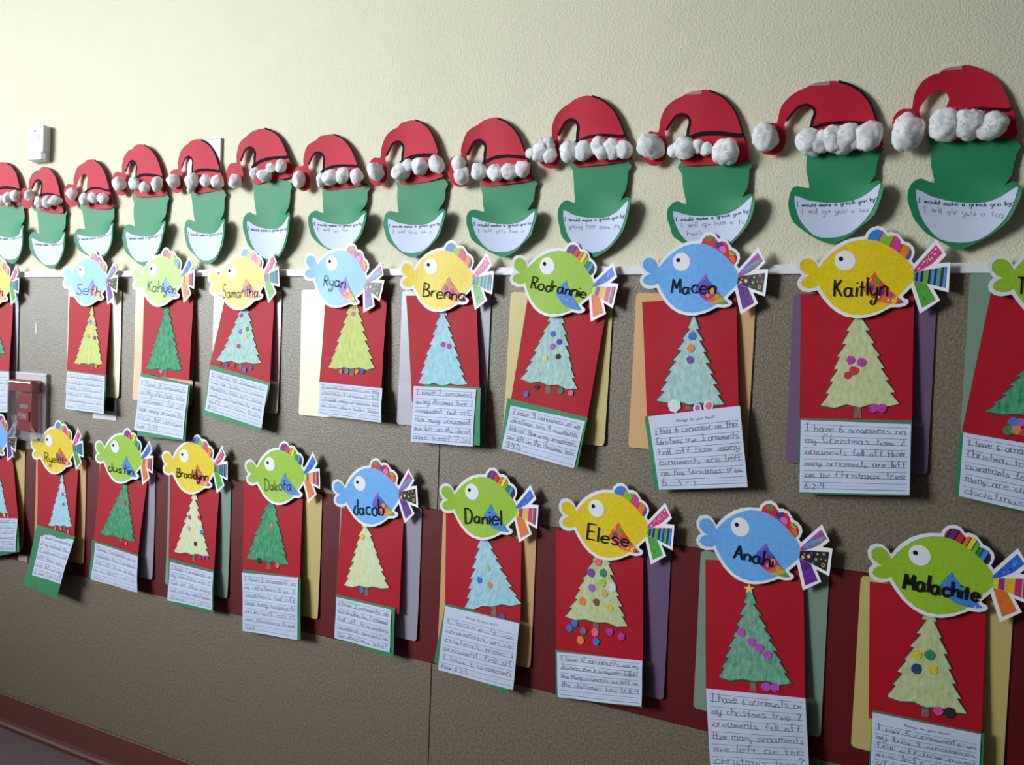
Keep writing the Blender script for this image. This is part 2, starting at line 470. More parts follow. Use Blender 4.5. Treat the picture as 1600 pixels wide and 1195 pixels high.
def bands(poly, ang, stops):
    """slice a polygon into coloured bands: stops = [(position, colour)...] along direction ang (deg)"""
    a, b_ = math.cos(math.radians(ang)), math.sin(math.radians(ang))
    prj = [a * p[0] + b_ * p[1] for p in poly]; lo, hi = min(prj), max(prj)
    out = []
    for i, (s, c) in enumerate(stops):
        e = stops[i + 1][0] if i + 1 < len(stops) else 1.001
        q = cut(cut(poly, a, b_, lo + s * (hi - lo)), -a, -b_, -(lo + e * (hi - lo)))
        if len(q) > 2: out.append((q, c))
    return out


def inside(poly, x, y):
    r_ = False
    for i in range(len(poly)):
        (x1, y1), (x2, y2) = poly[i - 1], poly[i]
        if (y1 > y) != (y2 > y) and x < (x2 - x1) * (y - y1) / (y2 - y1) + x1: r_ = not r_
    return r_


def clipped_dots(base, dots):
    """dots whose centre lies in the base polygon, clipped to it by dropping outside vertices"""
    out = []
    for (x, y, rr, c) in dots:
        q = [p for p in circle(x, y, rr, 12) if inside(base, *p)]
        if len(q) > 3: out.append((q, c))
    return out


def H(*a): return [(s, hx(c)) for s, c in a]


rs = random.Random(3)
def sprinkle(poly, nn, rr, cols):
    xs = [p[0] for p in poly]; ys = [p[1] for p in poly]; out = []
    for _ in range(nn * 6):
        x, y = rs.uniform(min(xs), max(xs)), rs.uniform(min(ys), max(ys))
        if all(inside(poly, x + dx * rr * 1.4, y + dy * rr * 1.4) for dx, dy in ((1, 0), (-1, 0), (0, 1), (0, -1))):
            out.append((circle(x, y, rr * rs.uniform(.6, 1.1), 7), hx(rs.choice(cols))))
            if len(out) >= nn: break
    return out


DES = {}
DES['yellow'] = dict(body='f0d503', body2='e2c000',
  dorsal=bands(DORS, 27, H((0, '2e7fd8'), (.23, 'c4283c'), (.262, '86bd22'), (.50, 'c4283c'), (.525, 'd6388c'), (.735, 'c4283c'), (.76, 'e88420'), (.93, '7a3f9a'))),
  fin=bands(FIN, 40, H((0, 'e0642a'), (.3, 'd8451e'), (.52, 'e8742c'), (.78, 'e0561e'), (.9, '5b3a86'))),
  find=[(770,660,34,hx('6b3f9a')),(870,705,30,hx('6b2d8a')),(965,735,24,hx('c2387c')),(800,790,24,hx('7fb02a')),(845,600,26,hx('4f9a3a')),(1000,800,26,hx('f0d030')),(760,575,26,hx('f0c82a')),(850,755,11,hx('f0e8e0')),(945,790,11,hx('f0e8e0')),(1025,770,9,hx('f0e8e0'))],
  top=[(TT, hx('cf2f86'))] + sprinkle(TT, 9, 9, ['f2e6ee', 'f0d86a', 'f2e6ee']) + [(ribbon_poly, hx('eec04a')) for ribbon_poly in ([(1300,420),(1308,424),(1280,444),(1272,440)], [(1350,350),(1360,352),(1356,396),(1346,394)], [(1400,335),(1404,345),(1432,345),(1430,335)])],
  mid=bands(TM, 8, H((0, '3f9a6a'), (.07, '0c1016'), (.14, '3a8fe0'), (.22, '0c1016'), (.30, '63a83a'), (.45, '0c1016'), (.53, '3a8fe0'), (.63, '0c1016'), (.70, '3f9a80'), (.82, '0c1016'), (.91, '3a8fe0'))),
  bot=[(TB, hx('4aa02a'))] + sprinkle(TB, 8, 12, ['5cb43a', '3f9222']))
DES['blue'] = dict(body='5fa8ef', body2='79b8f4',
  dorsal=[(DORS, hx('d8283a'))] + clipped_dots(DORS, [(835,110,42,hx('2f9a4a')),(955,180,46,hx('2c3fa0')),(1000,235,44,hx('ea6ac0')),(1120,255,40,hx('86c02e')),(1120,340,44,hx('ee6a22')),(1170,310,20,hx('d8283a'))]),
  fin=bands(FIN, 62, H((0, 'b04ac0'), (.14, '4a5ad0'), (.32, '5a3fae'), (.48, 'c2287a'), (.66, 'e06a22'), (.76, 'd8a61e'), (.87, '5aa53a'), (.95, 'c85a86'))),
  find=[(900,690,34,hx('e8a02a')),(960,745,26,hx('9fb82a')),(820,640,26,hx('b02a8a')),(790,560,20,hx('5a7ae0')),(850,740,22,hx('e88a3a'))],
  top=bands(TT, 48, H((0, 'd0508a'), (.12, '7a5ac0'), (.3, 'd02a6a'), (.62, '4a7ae0'), (.70, '56a84e'), (.80, '6a4ab0'), (.90, 'e07a4a'))) + [(smooth_closed([(1250,480),(1300,440),(1340,420),(1390,380),(1440,370),(1455,340),(1420,330),(1370,365),(1330,385),(1290,420),(1240,462)], 2), hx('4f9fd8'))],
  mid=[(TM, hx('141210'))] + [(circle(x, y, r_, 12), hx(c)) for x, y, r_, c in ((1300,560,24,'e0703a'),(1300,560,14,'f0d8b0'),(1385,575,20,'5a8a4a'),(1385,575,10,'a8c890'),(1470,620,22,'d8a43a'),(1470,620,12,'3a2a1a'),(1470,500,16,'d06a50'),(1235,580,20,'e0a870'),(1400,515,9,'e8e8e0'),(1350,620,12,'8a5ac0'),(1440,560,7,'e8e0e0'),(1250,540,7,'e8e0e0'),(1495,560,8,'d0d060'),(1330,520,10,'4a7ad0'))],
  bot=[(TB, hx('5f1f8f'))] + sprinkle(TB, 12, 12, ['7a35a8', '4a1674']))
DES['green'] = dict(body='93bf1f', body2='a2ca3a',
  dorsal=bands(DORS, 29, H((0, 'a02a7a'), (.05, '171015'), (.08, '6a2a86'), (.20, '171015'), (.23, 'd0282e'), (.36, '171015'), (.39, 'e07a22'), (.47, '171015'), (.49, 'e8dc3a'), (.585, '171015'), (.605, '7fb83a'), (.69, '171015'), (.71, '2a8a4a'), (.78, '171015'), (.80, '3f8fe0'), (.90, '171015'), (.925, '1a2440'))),
  fin=[(FIN, hx('3f86d6'))], find=[],
  finx=sprinkle(FIN, 22, 8, ['dfe8f4', 'e86a9a', 'b8d0f0', '2f62c0']),
  top=[(TT, hx('2f66cf'))] + sprinkle(TT, 10, 18, ['5a9ae8', '2a50b0', '4a86e0']),
  mid=bands(TM, 5, H((0, 'd0dc2a'), (.15, 'a8208a'), (.33, 'd8c01e'), (.36, 'e0b81e'), (.62, 'c0227a'), (.82, 'c8b85a'), (.86, '8a2a6a'))),
  bot=[(TB, hx('e2721c'))] + sprinkle(TB, 8, 10, ['e8822e', 'd8661a']))


def conv(polys):
    return [([floc(p) for p in q], c) for q, c in polys]


for k, d in DES.items():
    M['body_' + k] = mat('printed_scales_' + k, hx(d['body']), 0.45, 0.4, scale=170, col2=hx(d['body2']), coat=0.1)
MESH = {}


def part_mesh(key, name, polys, layer, m, step=(0.02, 0.02)):
    if key in MESH: return MESH[key]
    A = Acc()
    for i, (q, c) in enumerate(polys):
        A.add(fill2d(q, step), c, layer + 0.00012 * min(i, 6))
    V = [fmap(p[0], p[1], l) for p, l in zip(A.v, A.l)]
    me = bpy.data.meshes.new(name)
    me.from_pydata(V, [], orient(V, A.f)); me.update(); me.materials.append(m)
    at = me.color_attributes.new('Col', 'FLOAT_COLOR', 'CORNER')
    for p in me.polygons:
        for li in p.loop_indices: at.data[li].color = (*A.c[p.index], 1)
    MESH[key] = me
    return me


def fish(kind, cx, cz, rot, depth, label, name, tcrop=None, t0=None, t1=None, cap=None, tw=0.0022, group='paper fish name tags'):
    root = empty('fish_name_tag', (cx, -depth, cz + CH), label, 'name tag', group)
    root.rotation_euler = (0, -math.radians(rot), 0)
    d = DES[kind]
    g = (0, 0, 0)
    link('card', part_mesh('card', 'card', [([floc(p) for p in CARD], g)], 0, M['card'], (0.012, 0.02)), root, 0.0008)
    link('printed_body', part_mesh('body' + kind, 'printed_body', [([floc(p) for p in BODY], g)], 0.0004, M['body_' + kind], (0.012, 0.02)), root)
    link('back_fin', part_mesh('dors' + kind, 'back_fin', conv(d['dorsal']), 0.0005, M['print']), root)
    link('side_fin', part_mesh('fin' + kind, 'side_fin', conv(d['fin'] + clipped_dots(FIN, d['find']) + d.get('finx', [])), 0.0008, M['print']), root)
    for t in ('top', 'mid', 'bot'):
        link('tail_feather', part_mesh(t + kind, 'tail_feather', conv(d[t]), 0.0005, M['print'], (0.015, 0.015)), root)
    e = link('eye', part_mesh('eye', 'eye', [([floc(p) for p in circle(517, 388, 104, 32, 100)], g)], 0.0008, M['card']), root)
    link('pupil', part_mesh('pupil', 'pupil', [([floc(p) for p in circle(477, 370, 23, 16)], g)], 0.0012, M['ink']), e)
    if name:
        # text line given in photo pixels -> tag plane
        def loc(p):
            q = tcrop(p); w = P(q[0], q[1], depth + 0.002)
            dx, dz = w[0] - cx, w[2] - CH - cz
            c_, s_ = math.cos(math.radians(rot)), math.sin(math.radians(rot))
            return np.array([dx * c_ + dz * s_, -dx * s_ + dz * c_])
        a, b_ = loc(t0), loc(t1); top = loc((t0[0], t0[1] - cap))
        ex = b_ - a; hgt = np.linalg.norm(top - a); L = np.linalg.norm(ex); ex /= L; ey = np.array([-ex[1], ex[0]])
        st, adv = text_strokes(name, 1.7, 4, 0.12, random.Random(len(name) * 7))
        A = Acc()
        for s in st:
            A.add(ribbon([tuple(a + ex * (p[0] / adv * L) + ey * (p[1] / 10 * hgt)) for p in s], tw))
        A.build('lettering', M['ink'], lambda x, z, l: fmap(x, z, 0.0022), root, col=False)
    return root


ORD = ['leftmost', 'second', 'third', 'fourth', 'fifth', 'sixth', 'seventh', 'eighth', 'ninth', 'rightmost']


def place(i, row):
    w = {'A': 'upper', 'B': 'lower'}[row]
    return f"{ORD[i]}, {w} row" if i in (0, 9) else f"{ORD[i]} from left, {w} row"


FISH = [  # row, kind, centre x, centre z, turn, name, text crop, baseline start, baseline end, cap height, pen width
 ('A', 'yellow', -2.700, 0.140, 0, 'n', C1, (-8,345), (14,345), 66, .0020),
 ('A', 'blue', -2.244, 0.149, -1.9, 'Seth', C1, (447,333), (585,348), 70, .0017),
 ('A', 'green', -1.938, 0.154, 2.0, 'Kahlyen', C1, (862,317), (1025,330), 68, .0017),
 ('A', 'yellow', -1.639, 0.152, 6.6, 'Samantha', C2, (178,356), (385,352), 70, .0017),
 ('A', 'blue', -1.315, 0.151, -11.8, 'Ryan', C2, (768,284), (892,300), 68, .0017),
 ('A', 'yellow', -1.023, 0.152, -1.5, 'Brenna', C3, (197,297), (408,325), 66, .0024),
 ('A', 'green', -0.735, 0.141, -10.3, 'Rodrannie', C3, (740,258), (1012,308), 62, .0024),
 ('A', 'blue', -0.441, 0.154, -2.7, 'Macen', C4, (247,300), (436,300), 60, .0026),
 ('A', 'yellow', -0.140, 0.157, 0.9, 'Kaitlyn', F1, (405,752), (930,760), 185, .0026),
 ('A', 'green', 0.166, 0.150, 0.0, 'T', C6, (247,245), (285,245), 75, .0026),
 ('B', 'blue', -2.700, -0.344, -4, None, None, None, None, None, .002),
 ('B', 'yellow', -2.380, -0.352, 7.9, 'Ryelee', D1, (262,303), (382,312), 56, .0022),
 ('B', 'green', -2.081, -0.353, -0.7, 'Justin', D1, (632,355), (778,385), 50, .0025),
 ('B', 'yellow', -1.798, -0.348, 3.4, 'Brooklynn', D1, (1032,390), (1213,415), 52, .0027),
 ('B', 'green', -1.488, -0.338, 5.0, 'Dakota', D2, (563,342), (695,345), 60, .0016),
 ('B', 'blue', -1.200, -0.353, 7.5, 'Jacob', D2, (1012,466), (1163,466), 78, .0028),
 ('B', 'green', -0.892, -0.346, -0.2, 'Daniel', D3, (255,340), (416,348), 68, .0030),
 ('B', 'yellow', -0.595, -0.347, -1.1, 'Elese', D3, (806,414), (995,448), 70, .0030),
 ('B', 'blue', -0.302, -0.348, -2.7, 'Anahi', D4, (235,308), (402,345), 58, .0032),
 ('B', 'green', 0.008, -0.352, 0.7, 'Malachite', D5, (378,400), (715,460), 70, .0048),
]
cnt = {'A': 0, 'B': 0}
for row, kind, cx, cz, rot, nm, tcr, t0, t1, cap, tw in FISH:
    i = cnt[row]; cnt[row] += 1
    fish(kind, cx, cz, rot, 0.0150, f"{kind} paper fish name tag with white border, {place(i, row)}", nm, tcr, t0, t1, cap, tw)

# ------------------------------------------------------------------ laminated folders behind the crafts
FWD, FHT = 0.238, 0.312
RND = [(math.cos(a) * 0.008, math.sin(a) * 0.008) for a in [math.pi / 2 * i / 4 for i in range(5)]]


def rrect(w, h):
    out = []
    for k, (sx, sy) in enumerate(((1, 1), (-1, 1), (-1, -1), (1, -1))):
        for (a, b_) in RND:
            ang = math.atan2(b_, a) + k * math.pi / 2
            out.append((sx * (w / 2 - 0.008) + 0.008 * math.cos(ang), sy * (h / 2 - 0.008) + 0.008 * math.sin(ang)))
    return out


fmesh = {}
FOLDERS = [  # row, colour, [(corner-or-edge, crop, point)...]
 ('A', 'lavender', [('R', C1, (107,510))]),
 ('A', 'cream', [('BR', C1, (697,940))]),
 ('A', 'peach', [('BL', C1, (778,950))]),
 ('A', 'pink', [('BR', C2, (503,1033))]),
 ('A', 'cream', [('TL', C2, (640,308)), ('BL', C2, (627,1040))]),
 ('A', 'lavender', [('TL', C3, (92,270)), ('BL', C3, (67,945))]),
 ('A', 'yellow', [('TL', C3, (640,278)), ('BR', C3, (1113,1055))]),
 ('A', 'peach', [('TL', C4, (95,295)), ('BL', C4, (62,970))]),
 ('A', 'purple', [('TL', C5, (78,282)), ('BL', C5, (45,965))]),
 ('A', 'sage', [('TL', C6, (38,252)), ('BL', C6, (2,840))]),
 ('B', 'yellow', [('BR', D0, (168,1003))]),
 ('B', 'peach', [('BR', D0, (605,1107))]),
 ('B', 'lavender', [('BR', D1, (893,992))]),
 ('B', 'sage', [('BR', D2, (376,887))]),
 ('B', 'yellow', [('BR', D2, (831,992))]),
 ('B', 'lavender', [('BR', D2, (1330,1103))]),
 ('B', 'peach', [('BR', D3, (552,1000))]),
 ('B', 'purple', [('BR', D3, (1158,1145))]),
 ('B', 'sage', [('TL', D4, (97,265)), ('BL', D4, (65,955))]),
 ('B', 'yellow', [('TL', D5, (188,338)), ('BL', D5, (143,1112))]),
]
cnt = {'A': 0, 'B': 0}
SGN = {'TL': (-1, 1), 'TR': (1, 1), 'BL': (-1, -1), 'BR': (1, -1), 'R': (1, 0), 'L': (-1, 0)}
for row, colr, pts in FOLDERS:
    i = cnt[row]; cnt[row] += 1
    d = 0.003; cs = []; ang = 0.0
    for k, cr, p in pts:
        w = P(*cr(p), d); cs.append((w, SGN[k]))
    if len(cs) == 2 and pts[0][0] == 'TL' and pts[1][0] == 'BL':
        dv = cs[0][0] - cs[1][0]; ang = math.atan2(-dv[0], dv[2])
    elif len(cs) == 2:
        dv = cs[1][0] - cs[0][0]; ang = math.atan2(dv[2], dv[0]) - math.atan2(-FHT, FWD)
    cc = np.mean([[w[0] - (s[0] * FWD / 2 * math.cos(ang) - s[1] * FHT / 2 * math.sin(ang)),
                   w[2] - (s[0] * FWD / 2 * math.sin(ang) + s[1] * FHT / 2 * math.cos(ang))] for w, s in cs], axis=0)
    if pts[0][0] == 'R': cc[1] = -0.022 * S + CH
    v2, f2 = fill2d(rrect(FWD, FHT), (0.06, 0.06))
    if colr not in fmesh:
        V = [(x, -0.0035 * max(0, -z / FHT * 2) ** 2, z) for x, z in v2]
        me = bpy.data.meshes.new('folder'); me.from_pydata(V, [], orient(V, f2)); me.update(); me.materials.append(M['fold_' + colr]); fmesh[colr] = me
    o = link('laminated_folder', fmesh[colr], None, 0.0012)
    o.location = (cc[0], -d, cc[1]); o.rotation_euler = (0, -ang, 0)
    tag(o, f"laminated {colr} folder pinned behind the tree craft, {place(i, row)}", 'folder', 'laminated folders')


# ------------------------------------------------------------------ tree crafts
class Sheet:
    """a hanging sheet: bilinear patch between four points of the room, gently waved"""
    def __init__(s, cr, quad, dep, wave=0.0, ph=0.0, bow=0.0):
        px = [cr(p) for p in quad]                       # TL TR BR BL
        s.c = [P(p[0], p[1], d) for p, d in zip(px, dep)]
        s.w = [P(p[0], p[1], 0.012)[[0, 2]] for p in px]
        s.wave, s.ph, s.bow = wave, ph, bow
        s.W = (np.linalg.norm(s.c[1] - s.c[0]) + np.linalg.norm(s.c[2] - s.c[3])) / 2
        s.H = (np.linalg.norm(s.c[3] - s.c[0]) + np.linalg.norm(s.c[2] - s.c[1])) / 2
    def at(s, u_, v_, layer=0.0):
        a, b_, c, d = s.c
        p = a * (1 - u_) * (1 - v_) + b_ * u_ * (1 - v_) + c * u_ * v_ + d * (1 - u_) * v_
        dy = s.wave * math.sin(u_ * 7 + s.ph) * (0.3 + 0.7 * v_) + s.wave * 0.6 * math.sin(v_ * 6 + u_ * 3 + s.ph) + s.bow * 4 * u_ * (1 - u_)
        return (p[0], p[1] - dy - layer, p[2])
    def uv(s, p):
        q = P(p[0], p[1], 0.012)[[0, 2]]
        a, b_, c, d = s.w; u_, v_ = 0.5, 0.5
        for _ in range(8):
            f = a * (1 - u_) * (1 - v_) + b_ * u_ * (1 - v_) + c * u_ * v_ + d * (1 - u_) * v_ - q
            fu = (b_ - a) * (1 - v_) + (c - d) * v_; fv = (d - a) * (1 - u_) + (c - b_) * u_
            det = fu[0] * fv[1] - fu[1] * fv[0]
            u_ -= (f[0] * fv[1] - f[1] * fv[0]) / det; v_ -= (fu[0] * f[1] - fu[1] * f[0]) / det
        return u_, v_
    def mesh(s, name, m, parent, layer=0.0, nu=10, nv=12, thick=0.0004, rag=0.0):
        V = []; F = []
        for j in range(nv + 1):
            for i in range(nu + 1):
                V.append(s.at(i / nu, j / nv, layer))
        for j in range(nv):
            for i in range(nu):
                a = j * (nu + 1) + i; F.append([a, a + 1, a + nu + 2, a + nu + 1])
        return obj(name, V, orient(V, F), m, parent, thick, None, True)


TREE = {'lime': ('b9c95f', 'd3dc95'), 'pale': ('cdd9a0', 'e2e9c6'), 'green': ('2f7f5c', '6fb596'), 'teal': ('8fb9b4', 'c5dcda'), 'sky': ('86c2d6', 'bfe0ea'),
        'sea': ('3f8f70', '8fc0a6'), 'olive': ('b3bf7c', 'd3dbb0'), 'dark': ('1d7a4c', '5fb087')}
for k, (a, b_) in TREE.items():
    M['tree_' + k] = mat('crayon_tree_' + k, hx(a), 0.7, 0.25, scale=60, col2=hx(b_), stretch=(2.2, 1, 1), detail=6)
M['treeline'] = mat('dark_green_outline', hx('2a4a38'), 0.6, 0.3)
COL = dict(lav='9a86c8', lil='c79ad6', org='e08a3a', pur='6a4aa8', gry='6f7484', pnk='d86a9a', mag='b838a0', grn='2f8a5a', vio='b05ac8', yel='e0c83a', red='cc3040', brn='7a4a40',
           blu='3a76c8', sal='e88a7a', ind='3f3fb0', pky='d8d68a', blk='26242c', pgr='a8c8a0', tel='3f8f9a', cor='e0707a', lim='9ac83a', tan='c8b060', nav='27466a', wht='dde0e6', orc='c04ac0', hot='e84a9a')


def tree_outline(A, L, R_, n=8, seed=0):
    """jagged fir outline in sheet coordinates, apex A, base corners L and R"""
    rr = random.Random(seed); A, L, R_ = map(np.array, (A, L, R_))
    W_ = R_ - L; pts = []
    def side(base, out, flip):
        o = []
        for k in range(n):
            t0, t1 = (k / n) ** 0.92, ((k + 1) / n) ** 0.92
            tip = A + (base - A) * t1 + out * 0.018 * rr.uniform(.3, 1.4)
            ins = A + (base - A) * (t1 + 0.004) - out * 0.040 * rr.uniform(.5, 1.3)
            o.append(tuple(tip))
            if k < n - 1: o.append(tuple(ins))
        return o
    left = side(L, -W_ * 1.0, 0); right = side(R_, W_ * 1.0, 1)
    pts = [tuple(A - W_ * .02)] + left
    down = (L + R_) / 2 - A
    m = 6
    for k in range(1, m):
        q = L + W_ * (k / m)
        pts.append(tuple(q + down * (0.022 if k % 2 else -0.004) * rr.uniform(.6, 1.4)))
    return pts + list(reversed(right)) + [tuple(A + W_ * .02)]


def writing(sheet, wr, lines, header, seed, m):
    rr = random.Random(seed)
    n_ = max(len(lines), 5)
    top = 0.15 if header else 0.03
    pitch = (0.985 - top) / n_
    R1 = Acc()
    def hline(v_, w_, u0=0.03, u1=0.97, dash=False):
        segs = 10
        if not dash:
            R1.add(ribbon([(u0 + (u1 - u0) * i / segs, v_) for i in range(segs + 1)], w_ / sheet.H))
        else:
            k = 30
            for i in range(k):
                a = u0 + (u1 - u0) * i / k
                R1.add(ribbon([(a, v_), (a + (u1 - u0) / k * .55, v_)], w_ / sheet.H))
    T = Acc()
    for j in range(n_):
        base = top + pitch * (j + 0.74)
        hline(base, 0.0009); hline(base - pitch * 0.56, 0.0007); hline(base - pitch * 0.28, 0.00045, dash=True)
        if j < len(lines) and lines[j]:
            st, adv = text_strokes(lines[j], 2.0, 6.5, 0.30, rr)
            hgt = pitch * 0.55
            wid = min(0.92, adv / 10 * hgt * sheet.H / sheet.W * 1.15)
            if adv > 60: wid = 0.90
            for s in st:
                T.add(ribbon([(0.05 + p[0] / adv * wid, base - p[1] / 10 * hgt) for p in s], 0.00085 / sheet.W))
    if header:
        st, adv = text_strokes('Always do your best!', 1.9, 5, 0.1, rr)
        for s in st: T.add(ribbon([(0.30 + p[0] / adv * 0.42, 0.115 - p[1] / 10 * 0.04) for p in s], 0.0006 / sheet.W))
    R1.build('ruled_lines', M['rule'], lambda u_, v_, l: sheet.at(u_, v_, 0.0011), wr, col=False)
    if T.v: T.build('handwriting', m, lambda u_, v_, l: sheet.at(u_, v_, 0.0015), wr, col=False)


def craft(row, idx, desc, cr, red, tree, tcol, orn, green, white, lines, header=False, dep=None, tcr=None, trunk=True, star=False, n=8, outline=0.0011, up=0.0, wcr=None, square=False, ocol=None):
    seed = idx * 13 + (7 if row == 'B' else 0)
    dR, dW = dep or ((.0050, .0075, .020, .013), (.0155, .0225, .034, .024))
    sh = Sheet(cr, red, dR, 0.0010, seed)
    base = (sh.c[2] + sh.c[3]) / 2
    root = empty('tree_craft', (base[0], base[1], base[2]), f"{desc}, {place(idx, row)}", 'paper craft', 'tree crafts')
    root_inv = Matrix.Translation(root.location).inverted()
    kids = []
    kids.append(sh.mesh('red_sheet', M['red'], root))
    A, L, R_ = [sh.uv(cr(p)) for p in tree[:3]]
    A = (A[0] + (A[0] - (L[0] + R_[0]) / 2) * up, A[1] - ((L[1] + R_[1]) / 2 - A[1]) * up)
    ol = tree_outline(A, L, R_, n, seed)
    ac = Acc(); ac.add(fill2d(ol, (0.12, 0.1)))
    tr = ac.build('tree', M['tree_' + tcol], lambda a, b_, l: sh.at(a, b_, 0.0010), root, 0.0003, col=False); kids.append(tr)
    if outline:
        ac = Acc(); ac.add(ribbon(ol, outline / sh.W, True))
        ac.build('drawn_outline', M['treeline'], lambda a, b_, l: sh.at(a, b_, 0.0014), tr, col=False)
    if len(tree) > 3:
        tb = sh.uv(cr(tree[3])); mid = (L[0] + R_[0]) / 2
        top_v = (L[1] + R_[1]) / 2 - 0.01
        tx = tb[0]
        ac = Acc(); ac.add(fill2d([(tx - .028, top_v), (tx + .028, top_v), (tx + .036, tb[1]), (tx - .036, tb[1])]))
        ac.build('trunk', M['trunk'], lambda a, b_, l: sh.at(a, b_, 0.0008), tr, 0.0003, col=False)
    rr = random.Random(seed)
    for o_ in orn:
        c = sh.uv(cr((o_[0], o_[1]))); rad = (o_[3] if len(o_) > 3 else 0.0068)
        nn = rr.choice((6, 7, 8, 9)); a0 = rr.uniform(0, 6)
        pl = [(c[0] + rad * rr.uniform(.85, 1.1) / sh.W * math.cos(a0 + 6.283 * k / nn), c[1] + rad * rr.uniform(.85, 1.1) / sh.H * math.sin(a0 + 6.283 * k / nn)) for k in range(nn)]
        ac = Acc(); ac.add(fill2d(pl), hx(COL[o_[2]]))
        ac.build('ornament', M['crayon'], lambda a, b_, l: sh.at(a, b_, 0.0019), root, 0.0003)
    if star:
        c = sh.uv(cr(star)); pl = []
        for k in range(10):
            rad = 0.011 if k % 2 == 0 else 0.0045
            pl.append((c[0] + rad / sh.W * math.sin(math.pi * k / 5), c[1] - rad / sh.H * math.cos(math.pi * k / 5)))
        ac = Acc(); ac.add(fill2d(pl), hx('e6dc6a'))
        ac.build('star', M['crayon'], lambda a, b_, l: sh.at(a, b_, 0.0019), root, 0.0003)
    w_ = wcr or cr
    gs = Sheet(w_, green, [d - 0.001 for d in dW], 0.0012, seed)
    gs.mesh('green_backing', M['backgreen'], root)
    ws = Sheet(w_, white, dW, 0.0014, seed)
    wr = ws.mesh('writing_sheet', M['white'], root, 0.0006)
    writing(ws, wr, lines, header, seed, M['pencil'])
    # keep world places although the root sits at the craft's foot
    for o in root.children: o.matrix_parent_inverse = root_inv
    return root


FAR = ['I have 6 ornaments on', 'my christmas tree. 2', 'ornaments fell off.', 'How many ornaments', 'are left on the', 'christmas tree? 6-2=4']
craft('A', 0, 'red sheet with green tree cut by frame edge', C1, [(-150,330),(77,385),(55,783),(-165,775)], [(-70,400),(-165,675),(35,680)], 'green', [],
      [(-165,775),(55,783),(52,1027),(-170,1020)], [(-165,780),(54,787),(50,1022),(-170,1015)], FAR)
craft('A', 1, 'red sheet with lime tree and five tiny ornaments', C1, [(407,348),(645,385),(618,808),(390,780)], [(540,400),(438,737),(600,740),(537,775)], 'lime',
      [(528,497,'lav'),(552,507,'lil'),(517,580,'org'),(553,590,'pur'),(562,752,'org')],
      [(390,778),(620,808),(612,1036),(380,1006)], [(393,785),(612,813),(609,1032),(382,1002)], ['I have 5 ornaments', 'on my christmas', 'tree. 1 ornament', 'fell off. How many', 'ornaments are left', 'on it? 5-1=4'])
craft('A', 2, 'red sheet with dark green tree and one grey ornament', C1, [(842,350),(1130,330),(1105,838),(825,797)], [(972,408),(855,768),(1062,772),(965,808)], 'dark',
      [(985,620,'gry'),(943,785,'pnk')], [(822,793),(1108,860),(1082,1190),(802,1160)], [(820,815),(1100,866),(1070,1180),(785,1125)],
      ['I have 2 ornaments', 'on my christmas tree', '1 ornament fell off', 'How many ornaments', 'left on the christmas', 'tree. 2-1=1'], up=0.06)
craft('A', 3, 'red sheet with pale blue tree and row of fallen ornaments', C2, [(190,375),(483,330),(456,848),(105,747)], [(303,425),(148,718),(403,736),(278,775)], 'teal',
      [(288,460,'mag'),(322,538,'grn'),(283,553,'vio'),(317,578,'yel'),(273,637,'red'),(165,738,'brn'),(205,745,'pur'),(243,748,'red'),(308,775,'blu'),(347,765,'pur')],
      [(107,745),(456,850),(403,1135),(65,1038)], [(108,775),(445,866),(408,1115),(80,1010)], ['I have 10 ornaments', 'on a tree. 5 orna', 'ments fell off. How', 'many ornaments are', 'left on the tree', '10-5=5'], up=0.27)
craft('A', 4, 'red sheet with pale green tree and balls below', C2, [(778,370),(1140,330),(1105,882),(745,847)], [(942,385),(800,762),(1068,766),(932,812)], 'lime',
      [(943,410,'sal'),(942,450,'pnk'),(870,783,'pnk'),(905,785,'tel'),(962,785,'org'),(997,787,'ind')],
      [(747,845),(1112,882),(1108,1083),(740,1036)], [(747,847),(1110,884),(1103,1083),(737,1035)], ['I have ornaments on my', 'christmas 4 ornaments fell', 'off how many ornaments left', 'on the christmas tree'], up=0.17)
craft('A', 5, 'red sheet with sky blue tree and two magenta ornaments', C3, [(112,297),(467,290),(482,770),(143,832)], [(298,378),(175,738),(418,743)], 'sky',
      [(300,543,'mag'),(331,553,'mag')], [(205,742),(487,762),(483,1052),(200,1038)], [(152,752),(465,768),(447,1058),(138,1032)],
      ['I have 2 ornament', 'on my christmas tree. 1', 'ornament fell off.', 'How many ornament', 'are left on the christ', 'mas tree? 2-1=1'], up=0.12)
craft('A', 6, 'slanted red sheet with grey green tree and nine ornaments', C3, [(728,290),(1130,330),(1022,928),(637,848)], [(872,385),(695,718),(972,766),(825,790)], 'teal',
      [(852,490,'blu'),(886,530,'ind'),(852,555,'vio'),(813,615,'pky'),(880,605,'blk'),(720,793,'blu'),(772,758,'blk'),(893,777,'grn'),(945,788,'pnk')],
      [(622,812),(1027,912),(973,1170),(588,1060)], [(640,850),(1015,930),(958,1168),(595,1067)],
      ['I have 9 ornaments on my', 'christmas tree 4 ornaments', 'fell off. How many ornaments', 'are left on the christmas tree', '9-4=5'], up=0.21)
craft('A', 7, 'red sheet with dark outlined tree and three stacked balls', C4, [(120,338),(530,310),(538,795),(142,836)], [(345,398),(183,767),(475,784),(322,806)], 'teal',
      [(262,788,'wht',.014),(262,788,'ind',.0085),(340,487,'blu',.009),(333,540,'org',.008),(330,590,'pur',.008),(362,798,'wht',.010),(362,798,'vio',.006),(410,788,'wht',.011),(412,788,'cor',.008)],
      [(130,835),(540,790),(570,1142),(175,1157)], [(147,835),(545,788),(578,1141),(195,1153)],
      ['I hav 6 ornament on the', 'Christmas tree. 3 ornaments', 'fell off How many', 'ornaments are left', 'on the Christmas tree', '6 - 3 = 3'], True, outline=0.0022)
